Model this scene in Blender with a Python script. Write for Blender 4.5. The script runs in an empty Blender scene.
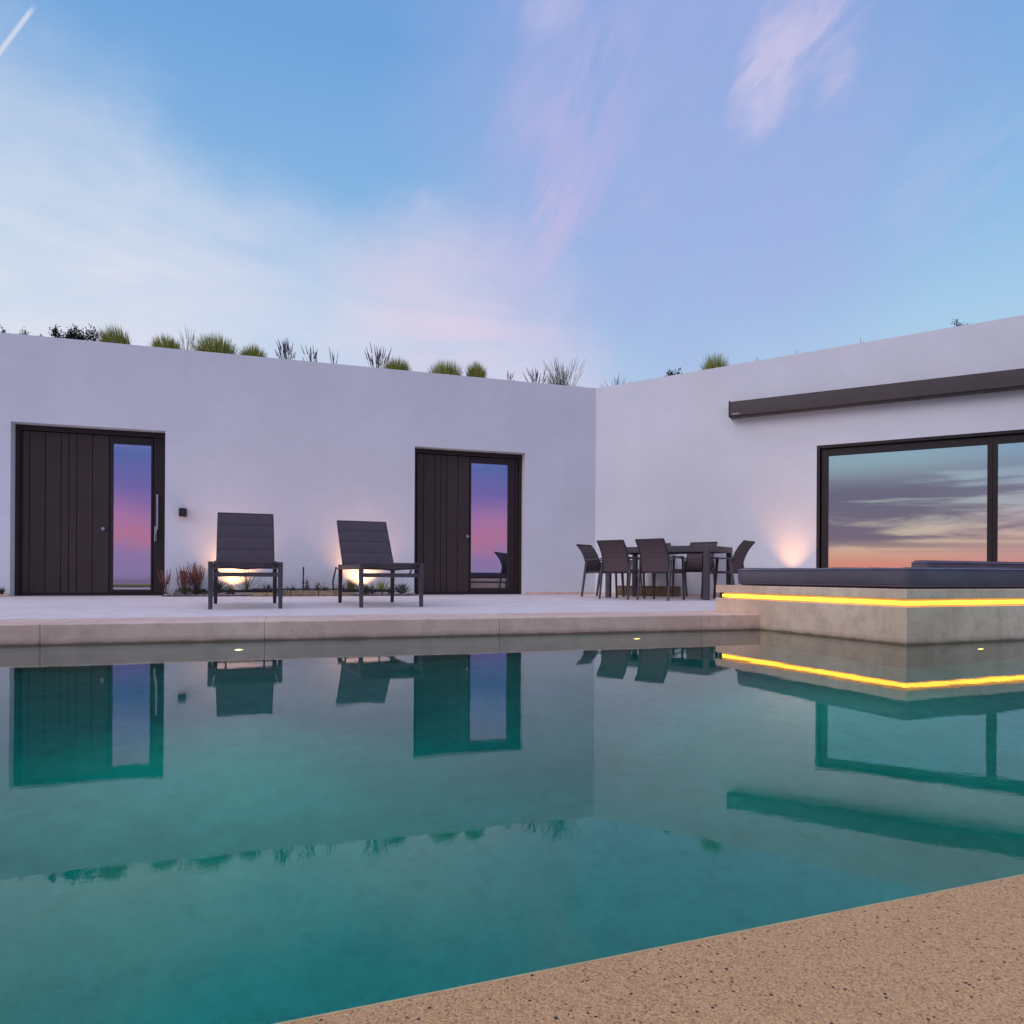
import bpy, math, random
from mathutils import Vector, Matrix
random.seed(7)
C = bpy.context.scene.collection
R = math.radians
F = 700.0; HY = 575.7; ROLL = 0.0053; CZ = 0.45; TZ = 0.133

# ------------------------------------------------------------------ measuring
def ray(x, y):
    u = (x-512)/F; v = (y-HY)/F
    c, s = math.cos(ROLL), math.sin(ROLL)
    return Vector((u*c+v*s, 1.0, -(-u*s+v*c)))
def ground(x, y, z=TZ):
    d = ray(x, y); t = (z-CZ)/d.z
    return Vector((d.x*t, t, z))
class Frame:
    def __init__(s, o, ang):
        s.o = Vector((o[0], o[1], 0)); s.a = ang
        s.x = Vector((math.cos(ang), math.sin(ang), 0)); s.y = Vector((-math.sin(ang), math.cos(ang), 0))
    def hit(s, px, py, yo=0.0):            # local x and world z where the ray meets the plane local y = yo
        d = ray(px, py); cam = Vector((0, 0, CZ))
        t = ((s.o + s.y*yo - cam).dot(s.y))/d.dot(s.y)
        p = cam + d*t
        return (p-s.o).dot(s.x), p.z
    def w(s, x, y, z=0.0):
        return s.o + s.x*x + s.y*y + Vector((0, 0, z))

# ------------------------------------------------------------------ mesh builder
class MB:
    def __init__(s): s.v = []; s.f = []
    def add(s, vs, fs):
        n = len(s.v); s.v += [tuple(v) for v in vs]; s.f += [tuple(n+i for i in f) for f in fs]; return s
    def box(s, x0, x1, y0, y1, z0, z1):
        return s.add([(x0,y0,z0),(x1,y0,z0),(x1,y1,z0),(x0,y1,z0),(x0,y0,z1),(x1,y0,z1),(x1,y1,z1),(x0,y1,z1)],
                     [(0,3,2,1),(4,5,6,7),(0,1,5,4),(1,2,6,5),(2,3,7,6),(3,0,4,7)])
    def beam(s, a, b, w, h, w2=None, h2=None, up=Vector((0,0,1))):     # rectangular bar between two points, may taper
        a = Vector(a); b = Vector(b); d = (b-a).normalized()
        if abs(d.dot(up)) > .95: up = Vector((0,1,0))
        sx = d.cross(up).normalized(); sz = sx.cross(d).normalized()
        w2 = w if w2 is None else w2; h2 = h if h2 is None else h2
        vs = []
        for p, ww, hh in ((a,w,h),(b,w2,h2)):
            for i, j in ((-1,-1),(1,-1),(1,1),(-1,1)): vs.append(p + sx*(i*ww/2) + sz*(j*hh/2))
        return s.add(vs, [(0,1,2,3),(7,6,5,4),(0,4,5,1),(1,5,6,2),(2,6,7,3),(3,7,4,0)])
    def tube(s, pts, r, n=8, r2=None):
        pts = [Vector(p) for p in pts]; m = len(pts); vs = []; fs = []
        r2 = r if r2 is None else r2
        for i, p in enumerate(pts):
            d = (pts[min(i+1,m-1)]-pts[max(i-1,0)]).normalized()
            up = Vector((0,0,1)) if abs(d.z) < .9 else Vector((1,0,0))
            a = d.cross(up).normalized(); b = a.cross(d)
            rr = r+(r2-r)*i/max(1,m-1)
            for k in range(n):
                t = 2*math.pi*k/n; vs.append(p+a*(math.cos(t)*rr)+b*(math.sin(t)*rr))
        for i in range(m-1):
            for k in range(n): fs.append((i*n+k, i*n+(k+1)%n, (i+1)*n+(k+1)%n, (i+1)*n+k))
        fs.append(tuple(range(n-1,-1,-1))); fs.append(tuple((m-1)*n+k for k in range(n)))
        return s.add(vs, fs)
    def ball(s, c, rx, ry, rz, n=10, m=6):
        vs = []; fs = []
        for i in range(m+1):
            p = math.pi*i/m
            for k in range(n):
                t = 2*math.pi*k/n
                vs.append((c[0]+rx*math.sin(p)*math.cos(t), c[1]+ry*math.sin(p)*math.sin(t), c[2]+rz*math.cos(p)))
        for i in range(m):
            for k in range(n): fs.append((i*n+k, (i+1)*n+k, (i+1)*n+(k+1)%n, i*n+(k+1)%n))
        return s.add(vs, fs)
    def blade(s, base, d, L, w, droop, n=4, side=None):
        """thin curved leaf from base towards d, drooping by gravity"""
        d = Vector(d).normalized(); p = Vector(base)
        side = side or d.cross(Vector((random.uniform(-.4,.4), random.uniform(-.4,.4), 1)))
        if side.length < .05: side = Vector((1,0,0))
        side = side.normalized(); vs = []; fs = []
        for i in range(n+1):
            t = i/n; ww = w*(1-t)**.6*(.55+.9*t if t < .5 else 1)
            if i == n: vs.append(p)
            else: vs += [p-side*ww/2, p+side*ww/2]
            d = (d + Vector((0,0,-droop/n))).normalized(); p = p + d*(L/n)
        for i in range(n-1): fs.append((2*i, 2*i+1, 2*i+3, 2*i+2))
        fs.append((2*n-2, 2*n-1, 2*n))
        return s.add(vs, fs)
    def sheet(s, prof, x0, x1, th, nx=1):
        """profile of (y,z) swept over x with thickness th"""
        m = len(prof); vs = []; fs = []
        nrm = []
        for i in range(m):
            a = prof[max(0,i-1)]; b = prof[min(m-1,i+1)]
            dy, dz = b[0]-a[0], b[1]-a[1]; l = math.hypot(dy,dz) or 1
            nrm.append((-dz/l, dy/l))
        for x in (x0, x1):
            for sg in (-.5, .5):
                for (y, z), nn in zip(prof, nrm): vs.append((x, y+nn[0]*th*sg, z+nn[1]*th*sg))
        A, B, D, E = 0, m, 2*m, 3*m
        for i in range(m-1):
            fs += [(A+i, A+i+1, D+i+1, D+i), (B+i, E+i, E+i+1, B+i+1), (A+i, B+i, B+i+1, A+i+1), (D+i, D+i+1, E+i+1, E+i)]
        fs += [(A, D, E, B), (A+m-1, B+m-1, E+m-1, D+m-1)]
        return s.add(vs, fs)
    def build(s, name, mat, parent=None, loc=(0,0,0), rz=0.0, bevel=0, seg=2, smooth=False):
        me = bpy.data.meshes.new(name); me.from_pydata(s.v, [], s.f); me.update()
        o = bpy.data.objects.new(name, me); C.objects.link(o); me.materials.append(mat)
        o.location = loc; o.rotation_euler = (0,0,rz)
        if parent: o.parent = parent
        if smooth:
            for p in me.polygons: p.use_smooth = True
        if bevel:
            b = o.modifiers.new('bevel', 'BEVEL'); b.width = bevel; b.segments = seg; b.limit_method = 'ANGLE'; b.angle_limit = R(40)
        return o
def tag(o, label, cat, group=None):
    o['label'] = label; o['category'] = cat
    if group: o['group'] = group
    return o
def st(o): o['kind'] = 'structure'; return o
def empty(name, loc, rz=0.0):
    o = bpy.data.objects.new(name, None); C.objects.link(o); o.location = loc; o.rotation_euler = (0,0,rz); o.empty_display_size = .1; return o
def dup(root, loc, rz, label=None, group=None):
    r = root.copy(); C.objects.link(r); r.location = loc; r.rotation_euler = (0,0,rz)
    if label: r['label'] = label
    if group: r['group'] = group
    for ch in list(root.children):
        c = ch.copy(); C.objects.link(c); c.parent = r
        for g in list(ch.children):
            d = g.copy(); C.objects.link(d); d.parent = c
    return r

# ------------------------------------------------------------------ materials
class NT:
    def __init__(s, nt): s.t = nt; s.n = nt.nodes; s.l = nt.links
    def node(s, typ, **kw):
        nd = s.n.new(typ)
        for k, v in kw.items():
            if k == 'ins':
                for a, b in v.items():
                    if hasattr(b, 'is_output') or isinstance(b, bpy.types.NodeSocket): s.l.new(b, nd.inputs[a])
                    else: nd.inputs[a].default_value = b
            else: setattr(nd, k, v)
        return nd
    def math(s, op, a, b=0.0, c=0.0, clamp=False):
        return s.node('ShaderNodeMath', operation=op, use_clamp=clamp, ins={0:a, 1:b, 2:c}).outputs[0]
    def rng(s, v, a, b, c=0.0, d=1.0, smooth=True):
        return s.node('ShaderNodeMapRange', interpolation_type='SMOOTHSTEP' if smooth else 'LINEAR', ins={0:v,1:a,2:b,3:c,4:d}).outputs[0]
    def mix(s, f, a, b, mode='MIX'):
        nd = s.n.new('ShaderNodeMix'); nd.data_type = 'RGBA'; nd.blend_type = mode
        for k, v in ((0,f),(6,a),(7,b)):
            if isinstance(v, bpy.types.NodeSocket): s.l.new(v, nd.inputs[k])
            else: nd.inputs[k].default_value = (*v, 1) if k and len(v) == 3 else v
        return nd.outputs[2]
    def noise(s, vec, scale, detail=4, rough=.55, dist=0.0):
        return s.node('ShaderNodeTexNoise', ins={'Vector':vec,'Scale':scale,'Detail':detail,'Roughness':rough,'Distortion':dist}).outputs[0]
    def ramp(s, fac, stops):
        nd = s.n.new('ShaderNodeValToRGB'); s.l.new(fac, nd.inputs[0]); e = nd.color_ramp.elements
        while len(e) < len(stops): e.new(.5)
        for el, (p, c) in zip(e, stops): el.position = p; el.color = (*c, 1)
        return nd.outputs[0]
def lin(r, g, b):
    f = lambda c: (c/255/12.92) if c/255 <= .04045 else ((c/255+.055)/1.055)**2.4
    return (f(r), f(g), f(b))
def newmat(name):
    m = bpy.data.materials.new(name); m.use_nodes = True; t = NT(m.node_tree)
    return m, t, m.node_tree.nodes['Principled BSDF']
def mat(name, col, rough=.6, var=.12, scale=6.0, bump=0.0, bscale=60.0, metal=0.0, spec=.5, col2=None, bdist=.01, coord='Object'):
    m, t, b = newmat(name)
    tc = t.node('ShaderNodeTexCoord').outputs[coord]
    n = t.noise(tc, scale, 5)
    f = t.rng(n, .3, .7)
    c1 = tuple(max(0, c*(1-var)) for c in col); c2 = col2 or tuple(min(1, c*(1+var)) for c in col)
    t.l.new(t.mix(f, c1, c2), b.inputs['Base Color'])
    b.inputs['Roughness'].default_value = rough; b.inputs['Metallic'].default_value = metal
    b.inputs['Specular IOR Level'].default_value = spec
    if bump:
        bn = t.noise(tc, bscale, 4)
        bp = t.node('ShaderNodeBump', ins={'Strength':bump,'Distance':bdist,'Height':bn}); t.l.new(bp.outputs[0], b.inputs['Normal'])
    return m
def emis(name, col, st_):
    m, t, b = newmat(name)
    b.inputs['Base Color'].default_value = (*col, 1); b.inputs['Emission Color'].default_value = (*col, 1); b.inputs['Emission Strength'].default_value = st_
    return m

def plaster():
    m, t, b = newmat('white_plaster')
    tc = t.node('ShaderNodeTexCoord').outputs['Object']
    n = t.noise(tc, .9, 5, .6); n2 = t.noise(tc, 7, 5)
    c = t.mix(t.rng(n, .3, .7), (.715,.735,.745), (.775,.795,.805)); c = t.mix(t.rng(n2, .4, .75, 0, .25), c, (.68,.69,.70))
    mp = t.node('ShaderNodeMapping', ins={'Vector':tc, 'Scale':(1.6,1.6,.12)})
    drip = t.rng(t.noise(mp.outputs[0], 3.0, 4), .58, .78, 0, .16)
    c = t.mix(drip, c, (.62,.61,.62))
    t.l.new(c, b.inputs['Base Color']); b.inputs['Roughness'].default_value = .85
    h = t.math('ADD', t.noise(tc, 2.2, 3), t.math('MULTIPLY', t.noise(tc, 140, 3), .05))
    bp = t.node('ShaderNodeBump', ins={'Strength':.35,'Distance':.02,'Height':h}); t.l.new(bp.outputs[0], b.inputs['Normal'])
    return m
M = {}
M['plaster'] = plaster()
def concrete(name, ca, cb, waterline=False, seams=None, bump=.25, sc=1.0, rough=.7):
    m, t, b = newmat(name)
    tc = t.node('ShaderNodeTexCoord').outputs['Object']
    c = t.mix(t.rng(t.noise(tc, 1.1*sc, 6, .62), .3, .7), ca, cb)
    c = t.mix(t.rng(t.noise(tc, 7*sc, 7, .72), .42, .75, 0, .6), c, tuple(x*.72 for x in ca))
    c = t.mix(t.rng(t.noise(tc, 90*sc, 3, .6), .6, .75, 0, .35), c, tuple(x*.6 for x in ca))
    if waterline:      # the damp, brown-stained band that the pool leaves on the render
        z = t.node('ShaderNodeSeparateXYZ', ins={0:t.node('ShaderNodeNewGeometry').outputs['Position']}).outputs[2]
        zz = t.math('ADD', z, t.math('MULTIPLY', t.math('SUBTRACT', t.noise(tc, 5, 5), .5), .03))
        c = t.mix(t.rng(zz, .004, .022, .85, 0), c, (.12,.075,.035))
        c = t.mix(t.rng(zz, .02, .05, .3, 0), c, (.20,.14,.085))
    t.l.new(c, b.inputs['Base Color']); b.inputs['Roughness'].default_value = rough
    h = t.math('ADD', t.noise(tc, 14*sc, 5), t.math('MULTIPLY', t.noise(tc, 120*sc, 3), .4))
    bp = t.node('ShaderNodeBump', ins={'Strength':bump,'Distance':.006,'Height':h}); t.l.new(bp.outputs[0], b.inputs['Normal'])
    return m
M['terrace'] = concrete('terrace_concrete', (.80,.70,.64), (.88,.79,.74), sc=.8)
M['coping'] = concrete('coping_concrete', (.70,.48,.36), (.90,.67,.52), waterline=True)
M['platform'] = concrete('platform_concrete', (.60,.43,.30), (.86,.65,.47), waterline=True, sc=1.3)
M['shell'] = concrete('pool_plaster', (.33,.36,.31), (.46,.48,.42), sc=1.7, bump=.5)
def terrazzo():
    m, t, b = newmat('pebble_terrazzo')
    tc = t.node('ShaderNodeTexCoord').outputs['Object']
    c = t.mix(t.rng(t.noise(tc, 2.5, 4), .3, .7), (.74,.38,.13), (.86,.46,.17))
    v1 = t.node('ShaderNodeTexVoronoi', ins={'Vector':tc,'Scale':620.0})
    sp = t.node('ShaderNodeSeparateColor', ins={0:v1.outputs['Color']})
    grain = t.mix(sp.outputs[0], (.46,.20,.055), (.98,.64,.30))
    c = t.mix(.55, c, grain)
    edge = t.rng(v1.outputs['Distance'], .25, .6, 0, .35)
    c = t.mix(edge, c, (.30,.19,.12))
    dark = t.rng(sp.outputs[1], .90, .93, 0, .55, smooth=False)
    c = t.mix(dark, c, (.10,.055,.035))
    v2 = t.node('ShaderNodeTexVoronoi', ins={'Vector':tc,'Scale':290.0})
    s2 = t.node('ShaderNodeSeparateColor', ins={0:v2.outputs['Color']})
    big = t.math('MULTIPLY', t.rng(s2.outputs[0], .955, .97, 0, 1, smooth=False), t.rng(v2.outputs['Distance'], .35, .45, 1, 0))
    c = t.mix(big, c, (.05,.035,.035))
    t.l.new(c, b.inputs['Base Color'])
    b.inputs['Roughness'].default_value = .55; b.inputs['Specular IOR Level'].default_value = .3
    h = t.math('ADD', t.math('MULTIPLY', v1.outputs['Distance'], -1.0), t.noise(tc, 30, 3))
    bp = t.node('ShaderNodeBump', ins={'Strength':.4,'Distance':.0008,'Height':h}); t.l.new(bp.outputs[0], b.inputs['Normal'])
    return m
M['terrazzo'] = terrazzo()
def water():
    m, t, b = newmat('pool_water')
    b.inputs['Base Color'].default_value = (1,1,1,1)
    b.inputs['Transmission Weight'].default_value = 1; b.inputs['IOR'].default_value = 1.345
    b.inputs['Roughness'].default_value = 0.012
    g = t.node('ShaderNodeTexCoord').outputs['Object']
    h = t.math('ADD', t.noise(g, 1.6, 2), t.math('ADD', t.math('MULTIPLY', t.noise(g, 16, 3), .10), t.math('MULTIPLY', t.noise(g, 55, 2), .03)))
    bp = t.node('ShaderNodeBump', ins={'Strength':.09,'Distance':.01,'Height':h}); t.l.new(bp.outputs[0], b.inputs['Normal'])
    va = t.node('ShaderNodeVolumeAbsorption', ins={'Color':(.0,.91,.895,1),'Density':2.0})
    t.l.new(va.outputs[0], t.n['Material Output'].inputs['Volume'])
    return m
M['water'] = water()
def glass(name, refl, tint):
    m, t, b = newmat(name); t.n.remove(b)
    g = t.node('ShaderNodeBsdfGlossy', ins={'Color':(*tint,1),'Roughness':0.005})
    tr = t.node('ShaderNodeBsdfTransparent', ins={'Color':(.55,.6,.62,1)})
    mx = t.node('ShaderNodeMixShader', ins={0:refl,1:tr.outputs[0],2:g.outputs[0]})
    tc = t.node('ShaderNodeTexCoord').outputs['Object']
    bp = t.node('ShaderNodeBump', ins={'Strength':.03,'Distance':.01,'Height':t.noise(tc, 1.2, 1)}); t.l.new(bp.outputs[0], g.inputs['Normal'])
    t.l.new(mx.outputs[0], t.n['Material Output'].inputs['Surface'])
    return m
M['glass'] = glass('solar_glass', .8, (.78,.80,.84))
M['door_glass'] = glass('door_solar_glass', .62, (.74,.74,.86))
M['door'] = mat('brown_grey_door_paint', (.056,.041,.035), .55, .08, 3, .1, 80, spec=.25)
M['frame'] = mat('dark_bronze_aluminium', (.028,.021,.018), .45, .08, 4, spec=.3)
M['groove'] = mat('black_shadow_gap', (.008,.007,.007), .8)
M['awning'] = mat('taupe_powder_coat', (.080,.064,.060), .5, .06, 3, spec=.35)
M['chrome'] = mat('brushed_steel', (.40,.42,.44), .3, .05, 10, metal=1)
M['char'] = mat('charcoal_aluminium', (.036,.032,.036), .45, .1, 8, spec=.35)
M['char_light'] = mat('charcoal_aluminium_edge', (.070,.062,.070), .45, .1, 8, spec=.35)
M['sling'] = mat('charcoal_sling_fabric', (.075,.060,.070), .8, .08, 12, .5, 500, bdist=.001)
M['brown'] = mat('brown_sling_fabric', (.085,.058,.062), .8, .08, 12, .5, 500, bdist=.001)
M['cushion'] = mat('slate_cushion_fabric', (.115,.098,.120), .9, .1, 5, .4, 300, bdist=.002)
M['piping'] = mat('pale_piping', (.20,.21,.29), .8)
M['led'] = emis('amber_led_strip', (1.0,.50,.03), 3.4)
M['black'] = mat('black_plastic', (.012,.011,.012), .4)
M['lens'] = emis('warm_lamp_lens', (1.0,.62,.25), 25)
M['pool_lens'] = emis('pool_lamp_lens', (1.0,.22,.05), 26)
M['soil'] = mat('dry_soil', (.11,.075,.05), .95, .3, 10, .6, 60)
M['sea'] = mat('calm_sea', (.16,.15,.26), .25, .1, .01)
M['room'] = mat('dim_room_paint', (.10,.10,.10), .9)
M['curtain'] = mat('pale_curtain', (.45,.42,.45), .9)
M['terrain'] = mat('dry_scrub_ground', (.09,.075,.045), .95, .4, .6, .3, 5)
M['tan'] = mat('tan_rubble_stone', (.33,.24,.14), .85, .3, 12, .6, 40)
M['timber'] = mat('dark_timber', (.025,.018,.014), .7, .2, 10)
M['ochre'] = mat('ochre_stained_box', (.20,.125,.07), .8, .3, 5, .3, 40)
M['pebble'] = mat('grey_pebbles', (.30,.31,.33), .7, .5, 40)
M['g_yellow'] = mat('yellow_green_grass', (.20,.27,.035), .7, .35, 25, col2=(.40,.40,.06))
M['g_green'] = mat('mid_green_leaf', (.055,.095,.028), .6, .3, 20)
M['g_olive'] = mat('olive_brown_leaf', (.085,.065,.018), .7, .35, 20)
M['g_grey'] = mat('grey_green_leaf', (.10,.14,.10), .6, .25, 20)
M['g_dark'] = mat('dark_leaf', (.028,.036,.018), .7, .35, 20)
M['g_blue'] = mat('blue_green_stem', (.07,.10,.075), .7, .3, 20)
M['purple'] = mat('dusty_purple_flower', (.14,.085,.12), .8, .3, 30)
M['red'] = mat('rusty_red_seed_head', (.22,.07,.05), .8, .3, 30)
M['wood'] = mat('twig_bark', (.05,.035,.025), .9)

# ------------------------------------------------------------------ frames measured off the photograph
s0, sc_ = 73.0, 57.0
Pa = Vector((-512/s0, F/s0, 0)); Pc = Vector((83/sc_, F/sc_, 0))
A1 = math.atan2(Pc.y-Pa.y, Pc.x-Pa.x)
s2 = 57.0*(1024+730)/(595+730)
Pd = Vector((512/s2, F/s2, 0)); A2 = math.atan2(Pd.y-Pc.y, Pd.x-Pc.x)
W1 = Frame(Pc, A1)           # local x is negative along the left facade, 0 at the inner corner
W2 = Frame(Pc, A2)           # local x positive along the right facade
c0 = ground(0, 646.4, 0); c1 = ground(748, 630.0, 0)
AC = math.atan2(c1.y-c0.y, c1.x-c0.x); T = Frame(c0, AC)
n1 = ground(1024, 873, TZ); n0 = ground(265, 1024, TZ)
AN = math.atan2(n1.y-n0.y, n1.x-n0.x); N = Frame(n0, AN)
pc = ground(906.3, 645.2, 0); AP = R(21.5); P = Frame(pc, AP)

# ------------------------------------------------------------------ setting
gp = [(-40,-2.6),(35,-2.6),(60,30),(55,120),(-70,120),(-60,20)]
st(MB().add([(x,y,-1.6) for x,y in gp]+[(x*1.6,y*1.3-25 if y < 0 else y*1.3,-45) for x,y in gp], [tuple(range(6))]+[(i,i+6,(i+1)%6+6,(i+1)%6) for i in range(6)]).build('ground', M['terrain']))
st(MB().add([(-4000,-4000,-40),(4000,-4000,-40),(4000,4000,-40),(-4000,4000,-40)], [(0,1,2,3)]).build('sea', M['sea']))
# terrace slab behind the coping
st(MB().box(-14, 22, .62, 22, -1.5, TZ-.003).build('terrace', M['terrace'], loc=T.o, rz=AC))
# coping cast in lengths with open joints
mb = MB(); js = [-14, -11.6, -9.2, -6.8, -4.4, -2.0]
for px in (40, 265, 500): js.append(T.hit(px, 636)[0])
js += [js[-1]+1.75, js[-1]+4.2, js[-1]+6.6, 12, 22]
js = sorted(set(round(j, 3) for j in js))
for a, b in zip(js[:-1], js[1:]): mb.box(a+.0004, b-.0004, 0, .616, -.05, TZ)
st(mb.build('coping', M['coping'], loc=T.o, rz=AC, bevel=.009, seg=3))
# pool shell: floor, far wall, near wall, end walls
mb = MB()
mb.box(-13, 22, -9, .5, -1.5, -1.30)
mb.box(-14, 22, .004, .5, -1.299, -.052)
mb.box(-13.6, -13, -9, .003, -1.299, .10)
mb.box(21.4, 22, -9, .003, -1.299, .10)
st(mb.build('pool_shell', M['shell'], loc=T.o, rz=AC))
st(MB().box(-20, 22, -3.2, -.0024, -1.49, TZ).build('near_deck', M['terrazzo'], loc=N.o, rz=AN, bevel=.002, seg=2))
st(MB().box(-20, 22, -.0022, .0, -.03, TZ-.0005).build('deck_edge_trim', mat('pale_edge_trim', (.66,.48,.22), .4, .15, 30), loc=N.o, rz=AN, bevel=.001))
# water body
st(MB().box(-13.1, 21.5, -8, .1, -1.45, 0).build('water', M['water'], loc=T.o, rz=AC))

# ------------------------------------------------------------------ house
house = empty('house', (Pc.x, Pc.y, TZ)); tag(house, 'low white rendered villa with two plain walls meeting in a corner and a planted roof', 'house')
def wall_grid(x0, x1, zt0, zt1, holes, thick=.32):
    """front face at local y=0 with rectangular holes, reveals, top, back"""
    xs = sorted({x0, x1, *[h[0] for h in holes], *[h[1] for h in holes]})
    zs = sorted({0.0, *[h[2] for h in holes], *[h[3] for h in holes]})
    zt = lambda x: zt0+(zt1-zt0)*(x-x0)/(x1-x0)
    mb = MB()
    for yy in (0, thick):
        for a, b in zip(xs[:-1], xs[1:]):
            rows = list(zip(zs[:-1], zs[1:])) + [(zs[-1], None)]
            for z0, z1 in rows:
                if z1 is not None and any(h[0] <= a+1e-5 and b-1e-5 <= h[1] and h[2] <= z0+1e-5 and z1-1e-5 <= h[3] for h in holes): continue
                ta, tb = (z1, z1) if z1 is not None else (zt(a), zt(b))
                q = [(a,yy,z0),(b,yy,z0),(b,yy,tb),(a,yy,ta)]
                mb.add(q, [(0,1,2,3)] if yy == 0 else [(3,2,1,0)])
    mb.add([(x0,0,zt0),(x1,0,zt1),(x1,thick,zt1),(x0,thick,zt0)], [(0,1,2,3)])
    for x in (x0, x1): mb.add([(x,0,0),(x,thick,0),(x,thick,zt(x)),(x,0,zt(x))], [(0,1,2,3)])
    for h in holes:
        a, b, z0, z1 = h
        mb.add([(a,0,z0),(a,thick,z0),(a,thick,z1),(a,0,z1)], [(0,1,2,3)])
        mb.add([(b,0,z0),(b,0,z1),(b,thick,z1),(b,thick,z0)], [(0,1,2,3)])
        mb.add([(a,0,z1),(a,thick,z1),(b,thick,z1),(b,0,z1)], [(0,1,2,3)])
        if z0 > .001: mb.add([(a,0,z0),(b,0,z0),(b,thick,z0),(a,thick,z0)], [(0,1,2,3)])
    return mb
D1 = (W1.hit(10.3, 500)[0], W1.hit(165, 500)[0]); D2 = (W1.hit(414.6, 500)[0], W1.hit(525, 500)[0])
DZ = 2.535-TZ
WL = W2.hit(816.5, 500)[0]; WT = (W2.hit(816.5, 445.8)[1]+W2.hit(1024, 429)[1])/2-TZ
WR = WL+5.2
top1 = 3.745-TZ
wall_grid(-15, 0, top1, top1, [(D1[0],D1[1],0,DZ),(D2[0],D2[1],0,DZ)]).build('wall', M['plaster'], house, rz=A1)
zt_end = W2.hit(1024, 315)[1]-TZ; xe = W2.hit(1024, 315)[0]
slope = (zt_end-top1)/xe
wall_grid(0, 12, top1, top1+slope*12, [(WL,WR,.02,WT)]).build('wall', M['plaster'], house, rz=A2)
# thin mineral skirting along both walls
for a, b in ((-15, D1[0]-.01), (D1[1]+.01, D2[0]-.01), (D2[1]+.01, -.02)): MB().box(a, b, -.014, -.002, 0, .04).build('skirting', M['coping'], house, rz=A1)
MB().box(.02, WL-.02, -.014, -.002, 0, .04).build('skirting', M['coping'], house, rz=A2)
# roof: soil bed behind the parapets
def lw(fr, x, y, z): 
    p = fr.w(x, y, 0)-Pc; return (p.x, p.y, z)
mb = MB(); zr = 3.69-TZ
pts = [lw(W1,-15,.33,0), lw(W1,0.25,.33,0), lw(W2,12,.33,0), lw(W2,12,9,0), lw(W1,-2,12,0), lw(W1,-15,9,0)]
mb.add([(p[0],p[1],zr) for p in pts]+[(p[0],p[1],zr-.3) for p in pts], [tuple(range(6)), tuple(range(11,5,-1))]+[(i,i+6,(i+1)%6+6,(i+1)%6) for i in range(6)])
mb.build('roof', M['soil'], house)
mb = MB(); mb.box(-15, -14.7, .33, 9, 0, zr-.31); mb.box(-15, -2, 9, 9.3, 0, zr-.31); mb.build('wall', M['plaster'], house, rz=A1)
MB().box(11.7, 12, .33, 9, 0, zr-.31).build('wall', M['plaster'], house, rz=A2)

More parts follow.
